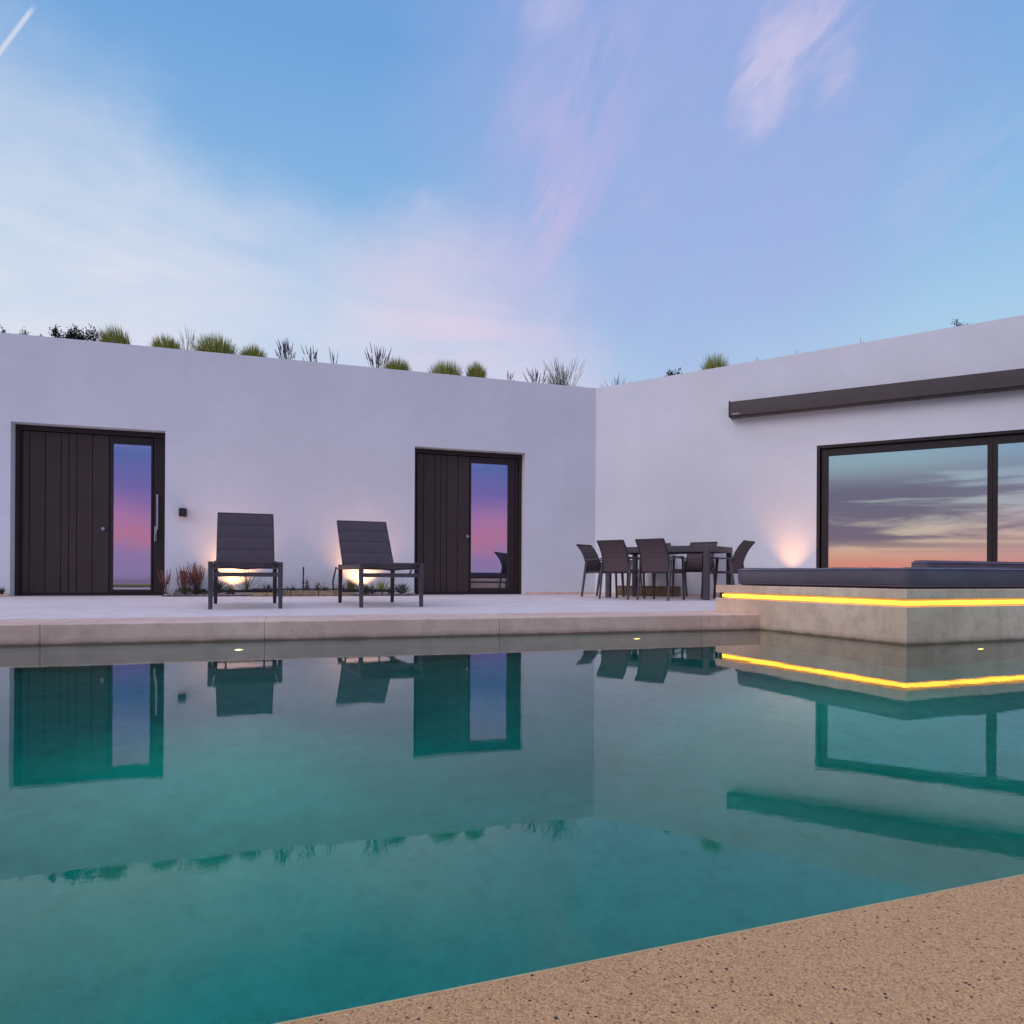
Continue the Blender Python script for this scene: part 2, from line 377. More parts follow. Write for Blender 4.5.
def door(hole, pxs, curtain):
    """pxs: photograph columns of panel left, grooves..., panel right, glass left, glass right, sash right, frame right; glass top and bottom"""
    a, b = hole; y0 = .20
    X = lambda p: W1.hit(p, 520, y0)[0]
    e = empty('entrance_door', (0,0,0), A1); e.parent = house
    fw = .055; head = DZ-.035
    fb = MB(); fb.box(a+.004, a+fw, y0-.03, y0+.06, 0, DZ-.003); fb.box(b-fw, b-.004, y0-.03, y0+.06, 0, DZ-.003)
    fb.box(a+fw+.001, b-fw-.001, y0-.03, y0+.06, DZ-.075, DZ-.003); fb.box(a+fw+.001, b-fw-.001, y0-.03, y0+.06, 0, .03)
    fb.build('door_frame', M['frame'], e)
    pl, pr = X(pxs['panel'][0]), X(pxs['panel'][1])
    xs = [pl]+[X(g) for g in pxs['grooves']]+[pr]
    pb = MB()
    for q0, q1 in zip(xs[:-1], xs[1:]): pb.box(q0+.0045, q1-.0045, y0-.012, y0+.03, .035, DZ-.085)
    pb.box(pl, pr, y0+.006, y0+.034, .034, DZ-.084)
    pn = pb.build('door_panel', M['door'], e, bevel=.003)
    # stop strip on the hinge side
    if pl > a+fw+.02: MB().box(a+fw+.004, pl-.004, y0, y0+.04, .035, DZ-.08).build('side_strip', M['frame'], e)
    gl, gr, sr = X(pxs['glass'][0]), X(pxs['glass'][1]), X(pxs['sash'])
    zt = W1.hit(pxs['glass'][0], pxs['gtop'], y0)[1]-TZ; zb = W1.hit((pxs['glass'][0]+pxs['glass'][1])/2, pxs['gbot'], y0)[1]-TZ
    sb = MB(); yb = y0+.02
    sb.box(pr+.008, gl, yb-.03, yb+.03, .035, DZ-.085); sb.box(gr, sr, yb-.03, yb+.03, .035, DZ-.085)
    sb.box(gl+.001, gr-.001, yb-.03, yb+.03, zt, DZ-.085); sb.box(gl+.001, gr-.001, yb-.03, yb+.03, .035, zb)
    sb.build('sash', M['frame'], e, bevel=.003)
    if b-fw > sr+.02: MB().box(sr+.008, b-fw-.004, y0, y0+.05, .035, DZ-.08).build('side_strip', M['frame'], e)
    MB().box(gl-.004, gr+.004, yb, yb+.012, zb-.004, zt+.004).build('glass_pane', M['door_glass'], e)
    kx = X(pxs['knob'][0]); kz = W1.hit(pxs['knob'][0], pxs['knob'][1], y0)[1]-TZ
    k = MB(); k.tube([(kx,y0-.014,kz),(kx,y0-.026,kz)], .032, 20); k.tube([(kx,y0-.026,kz),(kx,y0-.05,kz)], .012, 12); k.tube([(kx,y0-.05,kz),(kx,y0-.062,kz)], .03, 20, .024)
    k.build('knob', M['chrome'], e)
    if 'handle' in pxs:
        hx = X(pxs['handle'][0]); z0 = W1.hit(pxs['handle'][0], pxs['handle'][2], y0)[1]-TZ; z1 = W1.hit(pxs['handle'][0], pxs['handle'][1], y0)[1]-TZ
        h = MB(); h.box(hx-.014, hx+.014, y0-.075, y0-.055, z0+.15, z1); h.tube([(hx,y0-.056,z0+.3),(hx,y0-.01,z0+.3)], .009); h.tube([(hx,y0-.056,z1-.12),(hx,y0-.01,z1-.12)], .009)
        h.build('pull_bar', M['chrome'], e, bevel=.004)
        h = MB(); h.box(hx-.045, hx-.012, y0-.026, y0-.011, z0-.02, z0+.2); h.tube([(hx-.03,y0-.02,z0+.1),(hx-.03,y0-.055,z0+.1),(hx-.03,y0-.058,z0-.02)], .009)
        h.build('lever_handle', M['chrome'], e)
    # dim room behind
    r = MB(); r.add([(a-.4,.34,0),(b+.4,.34,0),(b+.4,3.5,0),(a-.4,3.5,0),(a-.4,.34,2.7),(b+.4,.34,2.7),(b+.4,3.5,2.7),(a-.4,3.5,2.7)], [(0,1,2,3),(7,6,5,4),(1,5,6,2),(2,6,7,3),(3,7,4,0)])
    r.build('room_lining', M['room'], e)
    if curtain:
        cv = []; cf = []; n = 60; ca, cb2 = gl-.05, gl+(gr-gl)*.72
        for i in range(n+1):
            x = ca+(cb2-ca)*i/n; y = .42+.028*math.sin(i*.95)+.012*math.sin(i*2.3)
            cv += [(x,y,.03),(x,y,2.35)]
        for i in range(n): cf.append((2*i,2*i+2,2*i+3,2*i+1))
        MB().add(cv, cf).build('curtain', M['curtain'], e)
    return e
d1 = door(D1, dict(panel=(22.5,109.3), grooves=(29.6,45.4,61.2,69,77,92.6), glass=(112.8,150.9), sash=152.8, gtop=443.4, gbot=589.5, knob=(104,529), handle=(158,495,540)), False)
d2 = door(D2, dict(panel=(416.6,469.3), grooves=(423.4,434.6,440.5,446.5,457.6), glass=(471.0,508), sash=514.5, gtop=462.8, gbot=588, knob=(466.8,536.5)), True)

# big sliding window
e = empty('sliding_window', (0,0,0), A2); e.parent = house
X = lambda p: W2.hit(p, 500, .05)[0]
gL, gR, g2 = X(828.5), X(987.3), X(998)
zt = (W2.hit(829, 456, .05)[1])-TZ
fb = MB()
fb.box(WL+.003, WL+.045, .003, .20, .025, WT-.003); fb.box(WR-.045, WR-.003, .003, .20, .025, WT-.003)
fb.box(WL+.046, WR-.046, .003, .20, WT-.045, WT-.003); fb.box(WL+.046, WR-.046, .003, .20, .025, .06)
fb.build('window_frame', M['frame'], e, bevel=.003)
sb = MB()
sb.box(WL+.062, gL, .05, .10, .065, WT-.055); sb.box(gR, gR+(g2-gR)*.48, .05, .10, .065, WT-.055)
sb.box(gL+.001, gR-.001, .05, .10, zt, WT-.055); sb.box(gL+.001, gR-.001, .05, .10, .065, .13)
s = sb.build('sash', M['frame'], e, bevel=.003)
MB().box(gL-.004, gR+.004, .07, .082, .126, zt+.004).build('glass_pane', M['glass'], s)
sb = MB(); m0 = gR+(g2-gR)*.5; r1 = WR-.062
sb.box(m0, g2, .054, .104, .065, WT-.055); sb.box(r1-.1, r1, .054, .104, .065, WT-.055)
sb.box(g2+.001, r1-.101, .054, .104, zt, WT-.055); sb.box(g2+.001, r1-.101, .054, .104, .065, .13)
s = sb.build('sash', M['frame'], e, bevel=.003)
MB().box(g2-.004, r1-.096, .074, .086, .126, zt+.004).build('glass_pane', M['glass'], s)
r = MB(); a, b = WL-.4, WR+.4; r.add([(a,.34,0),(b,.34,0),(b,5,0),(a,5,0),(a,.34,2.8),(b,.34,2.8),(b,5,2.8),(a,5,2.8)], [(0,1,2,3),(7,6,5,4),(1,5,6,2),(2,6,7,3),(3,7,4,0)])
r.build('room_lining', M['room'], e)

# awning cassette
ax = W2.hit(729, 405, -.2)[0]; az0 = W2.hit(729, 416.2, -.2)[1]; az1 = W2.hit(729, 401.9, -.2)[1]
aw = empty('awning_cassette', W2.w(ax, 0, az0), A2); tag(aw, 'long closed taupe awning box fixed high on the white wall above the big window', 'awning')
h = az1-az0
prof = [(-.20,.004),(-.204,h*.5),(-.20,h),(-.03,h+.012),(-.004,h+.012),(-.004,-.01),(-.06,-.016),(-.185,-.008)]
mb = MB(); n = len(prof); Lx = 7.4
mb.add([(0.012,y,z) for y,z in prof]+[(Lx,y,z) for y,z in prof], [tuple(range(n)), tuple(range(2*n-1,n-1,-1))]+[(i,i+n,(i+1)%n+n,(i+1)%n) for i in range(n)])
mb.build('housing', M['awning'], aw, bevel=.004)
mb = MB(); mb.box(-.006, .012, -.207, -.003, -.014, h+.015); mb.build('end_cap', M['char'], aw, bevel=.004)
mb = MB(); mb.box(.02, Lx-.01, -.19, -.14, -.026, -.0125); mb.build('front_rail', M['char'], aw, bevel=.003)
mb = MB(); mb.box(.05, .16, -.2085, -.2015, .020, .034); mb.build('badge', mat('pale_badge', (.45,.44,.43), .4), aw)

# wall lamp and wall socket on the left facade
x, z = W1.hit(183.5, 512.8)
wl = empty('wall_lamp', W1.w(x, 0, z), A1); tag(wl, 'small black cube wall lamp beside the left door', 'wall lamp')
MB().box(-.05, .05, -.10, -.008, -.062, .062).build('lamp_body', M['black'], wl, bevel=.006)
MB().box(-.035, .035, -.008, -.002, -.045, .045).build('mounting_plate', M['char'], wl)
MB().box(-.036, .036, -.0985, -.03, -.0655, -.0625).build('diffuser', M['curtain'], wl)
x, z = W1.hit(182.8, 574.5)
ws = empty('wall_socket', W1.w(x, 0, z), A1); tag(ws, 'dark square outdoor socket low on the wall beneath the cube lamp', 'socket')
MB().box(-.04, .04, -.03, -.002, -.045, .045).build('socket_frame', mat('maroon_plastic', (.05,.025,.04), .5), ws, bevel=.008)
MB().box(-.018, .018, -.036, -.031, -.02, .02).build('cover', M['piping'], ws, bevel=.003)

# ------------------------------------------------------------------ daybed platform
pf = empty('daybed_platform', (P.o.x, P.o.y, 0), AP); tag(pf, 'raised concrete daybed plinth at the pool corner with a glowing amber strip under its top', 'platform')
zb, zt_ = .254, .306; ztop = .374; LX, LY = 6.5, 2.0
MB().box(0, LX, 0, LY, -1.28, zb).build('plinth', M['platform'], pf, bevel=.005)
MB().box(0, LX, 0, LY, zt_, ztop).build('top_slab', M['platform'], pf, bevel=.005)
MB().box(.037, LX-.1, .037, LY-.1, zb+.001, zt_-.001).build('core', M['curtain'], pf)
mb = MB(); mb.box(.022, LX-.05, .022, .036, zb+.011, zt_-.014); mb.box(.022, .036, .037, LY-.07, zb+.011, zt_-.014)
mb.build('light_strip', M['led'], pf)
MB().box(.02, .05, LY-.055, LY-.03, zb+.002, zt_-.002).build('end_stop', M['black'], pf)

def cushion(name, fr, x0, x1, y0, y1, z0, z1, label, parent_rz, seams=()):
    e = empty(name, fr.w((x0+x1)/2, (y0+y1)/2, z0), parent_rz); tag(e, label, 'cushion')
    hx, hy, hz = (x1-x0)/2, (y1-y0)/2, z1-z0
    # rounded slab grid with slight crown and wrinkle
    nx, ny = 60, 24; vs = []; fs = []
    def prof(t):      # 0..1 around the half section: bottom edge to top
        return t
    rings = [(-1,.0),( -.35,.0),(0,.14),(0,.5),(0,.86),(-.35,1.0),(-1,1.0)]
    rr = .045
    per = []
    def outline(off):
        pts = []; cr = .05
        ax_, ay_ = hx+off, hy+off
        segs = [((ax_-cr, ay_-cr), 0), ((-ax_+cr, ay_-cr), 90), ((-ax_+cr, -ay_+cr), 180), ((ax_-cr, -ay_+cr), 270)]
        for (cx_, cy_), a0 in segs:
            for k in range(5):
                t = R(a0+90*k/4); pts.append((cx_+cr*math.cos(t), cy_+cr*math.sin(t)))
        return pts
    def sub(pts, step=.12):
        out = []
        for i in range(len(pts)):
            a = Vector((*pts[i],0)); b = Vector((*pts[(i+1)%len(pts)],0)); m = max(1, int((b-a).length/step))
            for k in range(m): out.append(a.lerp(b, k/m))
        return out
    base = sub(outline(0)); n = len(base); m = len(rings)
    rnd = random.Random(3)
    wob = [rnd.uniform(-1,1) for _ in range(n)]
    for off, zf in rings:
        for i, p in enumerate(base):
            k = 1+off*rr/max(.01, max(hx, hy))*2.2 if off else 1
            q = Vector((p.x + (off*rr if p.x > 0 else -off*rr)*(1 if abs(p.x) > hx-.06 else 0), p.y + (off*rr if p.y > 0 else -off*rr)*(1 if abs(p.y) > hy-.06 else 0), 0))
            bulge = 1+ .006*math.sin(math.pi*zf)
            z = hz*zf + (.004*wob[i] if .3 < zf else 0) + (.004*math.sin(p.x*2.1+p.y*1.3) if zf > .6 else 0)
            vs.append((q.x*bulge, q.y*bulge, z))
    for r_ in range(m-1):
        for i in range(n): fs.append((r_*n+i, r_*n+(i+1)%n, (r_+1)*n+(i+1)%n, (r_+1)*n+i))
    vs += [(0,0,0),(0,0,hz*1.03)]
    for i in range(n): fs.append((n*m, (i+1)%n, i)); fs.append((n*m+1, (m-1)*n+i, (m-1)*n+(i+1)%n))
    MB().add(vs, fs).build('cushion_cover', M['cushion'], e, smooth=True)
    for zf in (.93, .10):
        pts = [(p.x*1.004, p.y*1.004, hz*zf) for p in base]; pts.append(pts[0])
        MB().tube(pts, .005, 6).build('piping', M['piping'] if zf > .5 else M['cushion'], e, smooth=True)
    return e
cushion('daybed_cushion', P, .05, 6.2, .05, 1.76, ztop+.004, ztop+.150, 'wide slate grey mattress lying along the front of the concrete plinth', AP)
x2, _ = P.hit(925, 566, 1.80)
cushion('back_cushion', P, x2, 6.3, 1.79, 1.98, ztop+.004, ztop+.255, 'thicker blue grey bolster behind the wide mattress in front of the window', AP)

# ------------------------------------------------------------------ pool lamps
POOLW = 290
def pool_lamp(fr, x, label, k=1.0):
    e = empty('pool_lamp', fr.w(x, -.002, -.50), fr.a); tag(e, label, 'pool lamp', 'small lamps in the far pool wall')
    MB().tube([(0,.0,0),(0,-.02,0)], .034, 20).build('bezel', M['chrome'], e)
    MB().tube([(0,-.021,0),(0,-.026,0)], .026, 20).build('lens', M['pool_lens'], e)
    L = bpy.data.lights.new('pool_beam', 'SPOT'); L.energy = POOLW*k; L.color = (1,.88,.80); L.spot_size = R(84); L.spot_blend = 1; L.shadow_soft_size = 0
    lo = bpy.data.objects.new('pool_beam', L); C.objects.link(lo); lo.parent = e; lo.location = (0,-.035,0)
    lo.rotation_euler = Vector((0,-1,.12)).to_track_quat('-Z','Y').to_euler()
    return e
pool_lamp(T, T.hit(239, 641)[0], 'glowing underwater lamp below the left lounger')
pool_lamp(T, T.hit(635.5, 633)[0], 'glowing underwater lamp below the dining chairs')
e = pool_lamp(P, P.hit(977.5, 641)[0], 'glowing underwater lamp in the face of the concrete plinth', 2.4)

# ------------------------------------------------------------------ sun loungers
def make_lounger(tilt=57):
    e = empty('sun_lounger', (0,0,0)); W = .64; w2 = W/2
    sh = .42; L = 1.25
    for sx in (-1, 1):
        for yy in (.03, L):
            x = sx*(w2-.02)
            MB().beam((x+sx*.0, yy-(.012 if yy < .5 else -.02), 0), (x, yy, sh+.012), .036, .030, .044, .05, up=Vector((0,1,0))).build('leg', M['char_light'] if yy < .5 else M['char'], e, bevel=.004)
    for sx in (-1, 1):
        x = sx*(w2-.02)
        MB().box(x-.018, x+.018, .056, L+.04, sh-.045, sh).build('side_rail', M['char'], e, bevel=.005)
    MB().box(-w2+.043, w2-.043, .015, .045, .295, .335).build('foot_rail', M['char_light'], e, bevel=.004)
    MB().box(-w2+.043, w2-.043, L-.015, L+.015, .12, .15).build('rear_rail', M['char'], e, bevel=.004)
    # sagging seat sling
    n = 14; prof = [(.0+1.22*i/n, sh+.008-.03*math.sin(math.pi*min(1,i/n))) for i in range(n+1)]
    MB().sheet(prof, -w2+.045, w2-.045, .022).build('seat_sling', M['sling'], e, bevel=.005)
    mb = MB(); mb.tube([(-w2+.05,.0,sh-.0),(-w2*.5,.0,sh-.035),(0,.0,sh-.05),(w2*.5,.0,sh-.035),(w2-.05,.0,sh-.0)], .012)
    mb.build('foot_hoop', M['char'], e, smooth=True)
    # tilted backrest with padded ribs
    y0, z0 = 1.16, sh+.01; th = R(tilt); BL = .66
    bk = MB(); n = 24; prof = []
    for i in range(n+1):
        t = i/n; rib = .009*abs(math.sin(math.pi*t*4))**.35
        prof.append((y0+math.cos(th)*BL*t - rib*math.sin(th), z0+math.sin(th)*BL*t + rib*math.cos(th)))
    bk.sheet(prof, -w2+.035, w2-.035, .022); b = bk.build('backrest', M['sling'], e, bevel=.003)
    for sx in (-1, 1):
        x = sx*(w2-.038)
        mb = MB(); mb.beam((x, y0, z0), (x, y0+math.cos(th)*BL, z0+math.sin(th)*BL), .022, .03); mb.build('back_frame', M['char'], b, bevel=.003)
    mb = MB(); mb.beam((-w2+.03, y0+math.cos(th)*(BL+.008), z0+math.sin(th)*(BL+.008)), (w2-.03, y0+math.cos(th)*(BL+.008), z0+math.sin(th)*(BL+.008)), .03, .02); mb.build('back_frame', M['char'], b, bevel=.003)
    mb = MB(); 
    for sx in (-1, 1): mb.tube([(sx*.2, y0+math.cos(th)*BL*.6+.03, z0+math.sin(th)*BL*.6-.015), (sx*.2, 1.50, sh-.03)], .010)
    mb.tube([(-.29,1.50,sh-.03),(.29,1.50,sh-.03)], .010)
    for sx in (-1,1): mb.tube([(sx*.29,L+.02,sh-.03),(sx*.29,1.50,sh-.03)], .010)
    mb.build('support_bar', M['char'], e)
    # U-shaped carry handle under the seat
    mb = MB(); x = -w2+.06
    mb.tube([(x,.25,sh-.05),(x+.01,.25,.34),(x+.05,.25,.315),(x+.45,.25,.315),(x+.5,.25,.33),(x+.52,.25,sh-.05)], .009); mb.build('brace', M['char'], e, smooth=True)
    return e
lg = ground(213, 609.0); l0 = make_lounger()
def lounger_at(o, left_px, rz):
    p = ground(*left_px); ex = Vector((math.cos(rz), math.sin(rz), 0))
    o.location = (p+ex*.30); o.location.z = TZ; o.rotation_euler = (0,0,rz)
l1 = make_lounger(51)
tag(l0, 'charcoal sun lounger nearer the left door with its backrest raised', 'sun lounger', 'sun loungers facing the pool')
tag(l1, 'charcoal sun lounger nearer the middle door, turned so its side rail shows', 'sun lounger', 'sun loungers facing the pool')
lounger_at(l0, (210.3, 609.3), R(21)); lounger_at(l1, (361.5, 607.6), R(23))

# ------------------------------------------------------------------ dining set
def make_chair():
    e = empty('dining_chair', (0,0,0)); e.scale = (.9,.9,.9); w = .52; h = w/2
    for sx in (-1, 1):
        x = sx*(h-.012)
        MB().beam((x, .25, 0), (x, .20, .642), .022, .036, .022, .046, up=Vector((0,1,0))).build('leg', M['char'], e, bevel=.003)
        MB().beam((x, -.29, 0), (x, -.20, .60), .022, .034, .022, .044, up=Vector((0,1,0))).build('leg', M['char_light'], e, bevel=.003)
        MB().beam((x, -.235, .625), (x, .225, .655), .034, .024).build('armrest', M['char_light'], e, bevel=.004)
        MB().beam((x-sx*.013, -.22, .42), (x-sx*.013, .215, .425), .02, .036).build('seat_rail', M['char'], e, bevel=.003)
    s_ = MB(); n = 10
    prof = [(-.215+.46*i/n, .435-.018*math.sin(math.pi*i/n)+.006*i/n) for i in range(n+1)]
    s_.sheet(prof, -h+.036, h-.036, .02); s_.build('seat', M['brown'], e, bevel=.004)
    MB().box(-h+.036, h-.036, .205, .235, .40, .425).build('front_rail', M['char'], e, bevel=.003)
    b = MB(); n = 30; prof = []
    for i in range(n+1):
        t = i/n; y = -.195-.06*t-.15*t*t*t; z = .43+.46*t
        rib = .006*abs(math.sin(math.pi*(t-.28)*6.5))**.4 if t > .28 else .005
        prof.append((y-rib, z))
    b.sheet(prof, -h+.045, h-.045, .016); bo = b.build('backrest', M['brown'], e, bevel=.002)
    for sx in (-1, 1):
        f = MB(); x = sx*(h-.040)
        pp = [(-.192-.06*t-.15*t*t*t, .40+.49*t) for t in [i/6 for i in range(7)]]
        for (y0, z0), (y1, z1) in zip(pp[:-1], pp[1:]): f.beam((x,y0,z0-.002),(x,y1,z1), .02, .026)
        f.build('back_frame', M['char'], bo)
    y, z = -.405, .893
    MB().box(-h+.03, h-.03, y-.014, y+.014, z-.012, z+.012).build('back_frame', M['char'], bo, bevel=.004)
    return e
AT = R(-38); Rn = Vector((2.655, 9.48, 0)); TL, TWd = 1.60, .90
TF = Frame(Rn-Vector((math.cos(AT), math.sin(AT), 0))*TL, AT)     # origin at the near-left table corner
tb = empty('dining_table', TF.w(TL/2, TWd/2, TZ), AT); tag(tb, 'rectangular charcoal dining table in the corner with chairs all round', 'table')
a, b = TL/2, TWd/2
mb = MB()
for k in range(8):
    mb.box(-a+.04+(TL-.08)*k/8+.002, -a+.04+(TL-.08)*(k+1)/8-.002, -b+.04, b-.04, .725, .742)
mb.build('tabletop', M['char'], tb, bevel=.002)
mb = MB(); mb.box(-a,a,-b,-b+.039,.66,.745); mb.box(-a,a,b-.039,b,.66,.745); mb.box(-a,-a+.039,-b+.0395,b-.0395,.66,.745); mb.box(a-.039,a,-b+.0395,b-.0395,.66,.745)
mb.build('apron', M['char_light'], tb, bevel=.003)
for sx in (-1, 1):
    for sy in (-1, 1):
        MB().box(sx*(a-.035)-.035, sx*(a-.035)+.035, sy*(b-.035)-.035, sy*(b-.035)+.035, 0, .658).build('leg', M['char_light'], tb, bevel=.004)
ch = make_chair(); g = 'dining chairs round the corner table'
first = True
for lx, ly, rot, lab in (
    (.48, -.33, 0, 'brown sling armchair on the near side of the table, the left of two'),
    (1.09, -.36, 0, 'brown sling armchair on the near side of the table, the right of two'),
    (.08, 1.20, 180, 'armchair across the table, almost hidden behind the nearer right chair'),
    (.90, 1.14, 180, 'armchair across the table, its back showing above the right half of the tabletop'),
    (-.20, .30, -90, 'armchair at the left head of the table, seen side on beside the wall corner'),
    (1.62, .50, 90, 'armchair at the right head of the table, leaning back next to the concrete plinth')):
    p = TF.w(lx, ly, TZ); rz = AT+R(rot)
    if first: ch.location = p; ch.rotation_euler = (0,0,rz); o = ch; first = False
    else: o = dup(ch, p, rz)
    if rot == 180: o.scale = (.96,.96,.96)
    tag(o, lab, 'chair', g)

# low ochre box against the wall behind the table
p = W2.w(.55, -.42, TZ)
bx = empty('storage_box', p, A2); tag(bx, 'low ochre wooden box on the terrace against the wall behind the dining table', 'box')
MB().box(0, .46, 0, .26, 0, .145).build('box_side', M['ochre'], bx, bevel=.006)
MB().box(.466, 1.02, 0, .26, 0, .145).build('box_side', M['ochre'], bx, bevel=.006)
MB().box(-.01, 1.03, -.01, .27, .1455, .16).build('lid', M['ochre'], bx, bevel=.004)

# ------------------------------------------------------------------ planting bed with spots
bxa, bxb = W1.hit(167, 590)[0], W1.hit(413, 590)[0]
st(MB().box(bxa, bxb, -.42, -.016, TZ-.02, TZ+.012).build('planting_bed', M['soil'], loc=W1.o, rz=A1))
mb = MB(); rn = random.Random(5)
for i in range(1500):
    x = rn.uniform(bxa+.02, bxb-.02); y = rn.uniform(-.43, -.03); r = rn.uniform(.008, .02)
    mb.ball((x, y, TZ+.012+r*.3), r, r*rn.uniform(.7,1.2), r*.6, 6, 4)
o = mb.build('pebbles', M['pebble'], loc=W1.o, rz=A1, smooth=True); o['kind'] = 'stuff'; o['label'] = 'grey pebble mulch in the planting bed along the wall'
ka, kb = W1.hit(254, 590)[0], W1.hit(352, 590)[0]
ke = empty('bed_edging', W1.w(ka, -.44, TZ), A1); tag(ke, 'low tan stone edging with a dark timber cap between the two loungers', 'edging')
mb = MB(); x = 0
while x < kb-ka-.05:
    w = rn.uniform(.12,.24); mb.box(x+.003, min(x+w, kb-ka)-.003, -.04+rn.uniform(-.006,.006), .04, 0, .085+rn.uniform(-.008,.004)); x += w
mb.build('stone_course', M['tan'], ke, bevel=.008)
MB().box(-.01, kb-ka+.01, -.05, .05, .092, .112).build('cap_rail', M['timber'], ke, bevel=.003)

def garden_spot(fr, px, yo, label, power, size=120, aim=(0,.35,1), tilt=None, col=(1.0,.43,.14)):
    x = fr.hit(px, 590, yo)[0] if not isinstance(px, tuple) else px[0]
    e = empty('garden_spot', fr.w(x, yo, TZ+.01), fr.a); tag(e, label, 'spotlight', 'warm garden spotlights')
    MB().tube([(0,0,0),(0,0,.035)], .008).build('spike', M['black'], e)
    d = Vector(aim).normalized(); c = Vector((0,0,.055))
    MB().tube([c-d*.03, c+d*.035], .026, 14).build('lamp_head', M['black'], e)
    MB().tube([c+d*.0355, c+d*.037], .022, 14).build('lens', M['lens'], e)
    L = bpy.data.lights.new('spot_beam', 'SPOT'); L.energy = power; L.color = col; L.spot_size = R(size); L.spot_blend = 1.0; L.shadow_soft_size = .02
    lo = bpy.data.objects.new('spot_beam', L); C.objects.link(lo); lo.parent = e
    lo.location = c+d*.045; lo.rotation_euler = d.to_track_quat('-Z', 'Y').to_euler()
    return e
garden_spot(W1, 233, -.22, 'small spotlight throwing amber light up the wall behind the left lounger', 45)
garden_spot(W1, 362, -.22, 'small spotlight throwing amber light up the wall behind the middle lounger', 45)
garden_spot(W2, 790, -.24, 'small spotlight washing the wall between the dining set and the big window', 65, 74, (0,.0,1))

# ------------------------------------------------------------------ plants
def grass_tuft(loc, h, w, label, m='g_yellow', n=700, lean=0.0, group='grass tufts along the roof edge', bw=.011, cat='grass tuft', name='grass_tuft'):
    mb = MB()
    for i in range(n):
        a = random.uniform(0, 6.283); rr = random.random()**.5; spread = rr*.95
        base = (math.cos(a)*w*.34*rr, math.sin(a)*w*.34*rr, 0)
        sp = spread*w/h*.24
        d = (math.cos(a)*sp+lean+random.gauss(0,.06), math.sin(a)*sp+random.gauss(0,.06), 1)
        mb.blade(base, d, h*random.uniform(.72,1.06)*(1-.30*rr*rr), bw, random.uniform(.2,.9)*(.4+rr), 5)
    o = mb.build(name, M[m], loc=loc); return tag(o, label, cat, group)
def spike_plant(loc, h, w, label, n=40, stem='g_blue', flower='purple', fl=.3, fr_=.009, group='flowering spikes along the roof edge', lean=0.0, name='lavender', cat='lavender', leaves=60):
    e = empty(name, loc); tag(e, label, cat, group)
    ms = MB(); mf = MB()
    for i in range(n):
        a = random.uniform(0, 6.283); rr = random.random()
        d = Vector((math.cos(a)*rr*w/h*.6+lean+random.gauss(0,.05), math.sin(a)*rr*w/h*.6, 1)).normalized(); L = h*random.uniform(.62,1.05)
        b = Vector((math.cos(a)*w*.12*rr, math.sin(a)*w*.12*rr, 0)); bend = Vector((random.gauss(0,.05)*L, random.gauss(0,.03)*L, 0))
        p1 = b+d*L*.5; p2 = b+d*L*(1-fl)+bend*.5; p3 = b+d*L+bend
        ms.tube([b,p1,p2], .0028, 4, .0018); mf.tube([p2, (p2+p3)/2, p3], fr_, 5, fr_*.3)
    for i in range(leaves):
        a = random.uniform(0, 6.283)
        ms.blade((math.cos(a)*w*.15, math.sin(a)*w*.15, 0), (math.cos(a)*.7, math.sin(a)*.7, random.uniform(.5,1.4)), h*random.uniform(.25,.5), .008, .4)
    if n > 8: mf.build('flower_heads', M[flower], e)
    else: ms.add(mf.v, mf.f)
    ms.build('stems', M[stem], e)
    return e
def shrub(loc, h, w, label, m='g_dark', n=900, leaf=.03, group='low shrubs on the roof', name='shrub'):
    e = empty(name, loc); tag(e, label, 'shrub', group)
    ms = MB(); ml = MB(); tips = []
    for i in range(max(6, int(22*w))):
        a = random.uniform(0, 6.283); d = Vector((math.cos(a)*random.random()*w*.5, math.sin(a)*random.random()*w*.35, h*random.uniform(.55,1.0)))
        mid = d*.5+Vector((random.gauss(0,.03),0,0)); ms.tube([(0,0,0), mid, d], .010, 5, .004); tips.append((mid, d))
    for i in range(n):
        mid, d = random.choice(tips); t = random.random()**.6; p = mid.lerp(d, t)+Vector((random.gauss(0,.035*w+.01), random.gauss(0,.03), random.gauss(0,.03)))
        ml.blade(p, (random.gauss(0,1), random.gauss(0,1), random.gauss(.6,.8)), leaf*random.uniform(.6,1.4), leaf*.45, .2, 2)
    ms.build('branches', M['wood'], e); ml.build('foliage', M[m], e)
    return e
def rosette(loc, r, h, label, m='g_green', n=46, w=.02, group='succulents in the planting bed', name='succulent', cat='succulent'):
    mb = MB()
    for i in range(n):
        t = i/n; a = i*2.4; el = .25+1.2*t
        mb.blade((0,0,h*.15), (math.cos(a)*math.cos(el), math.sin(a)*math.cos(el), math.sin(el)), (r*math.cos(el)+h*math.sin(el))*random.uniform(.85,1.1), w, random.uniform(-.2,.3), 4)
    o = mb.build(name, M[m], loc=loc); return tag(o, label, cat, group)
def mound(loc, r, h, label, m='g_olive', n=900, group='low cushion plants in the bed', name='cushion_plant'):
    mb = MB()
    for i in range(n):
        a = random.uniform(0,6.283); ph = math.acos(random.random()); d = Vector((math.cos(a)*math.sin(ph), math.sin(a)*math.sin(ph), math.cos(ph)))
        k = random.uniform(.75,1.0)
        mb.blade((d.x*r*k, d.y*r*k, d.z*h*k), d+Vector((0,0,.4)), .03, .007, .2, 2)
    o = mb.build(name, M[m], loc=loc); return tag(o, label, 'plant', group)

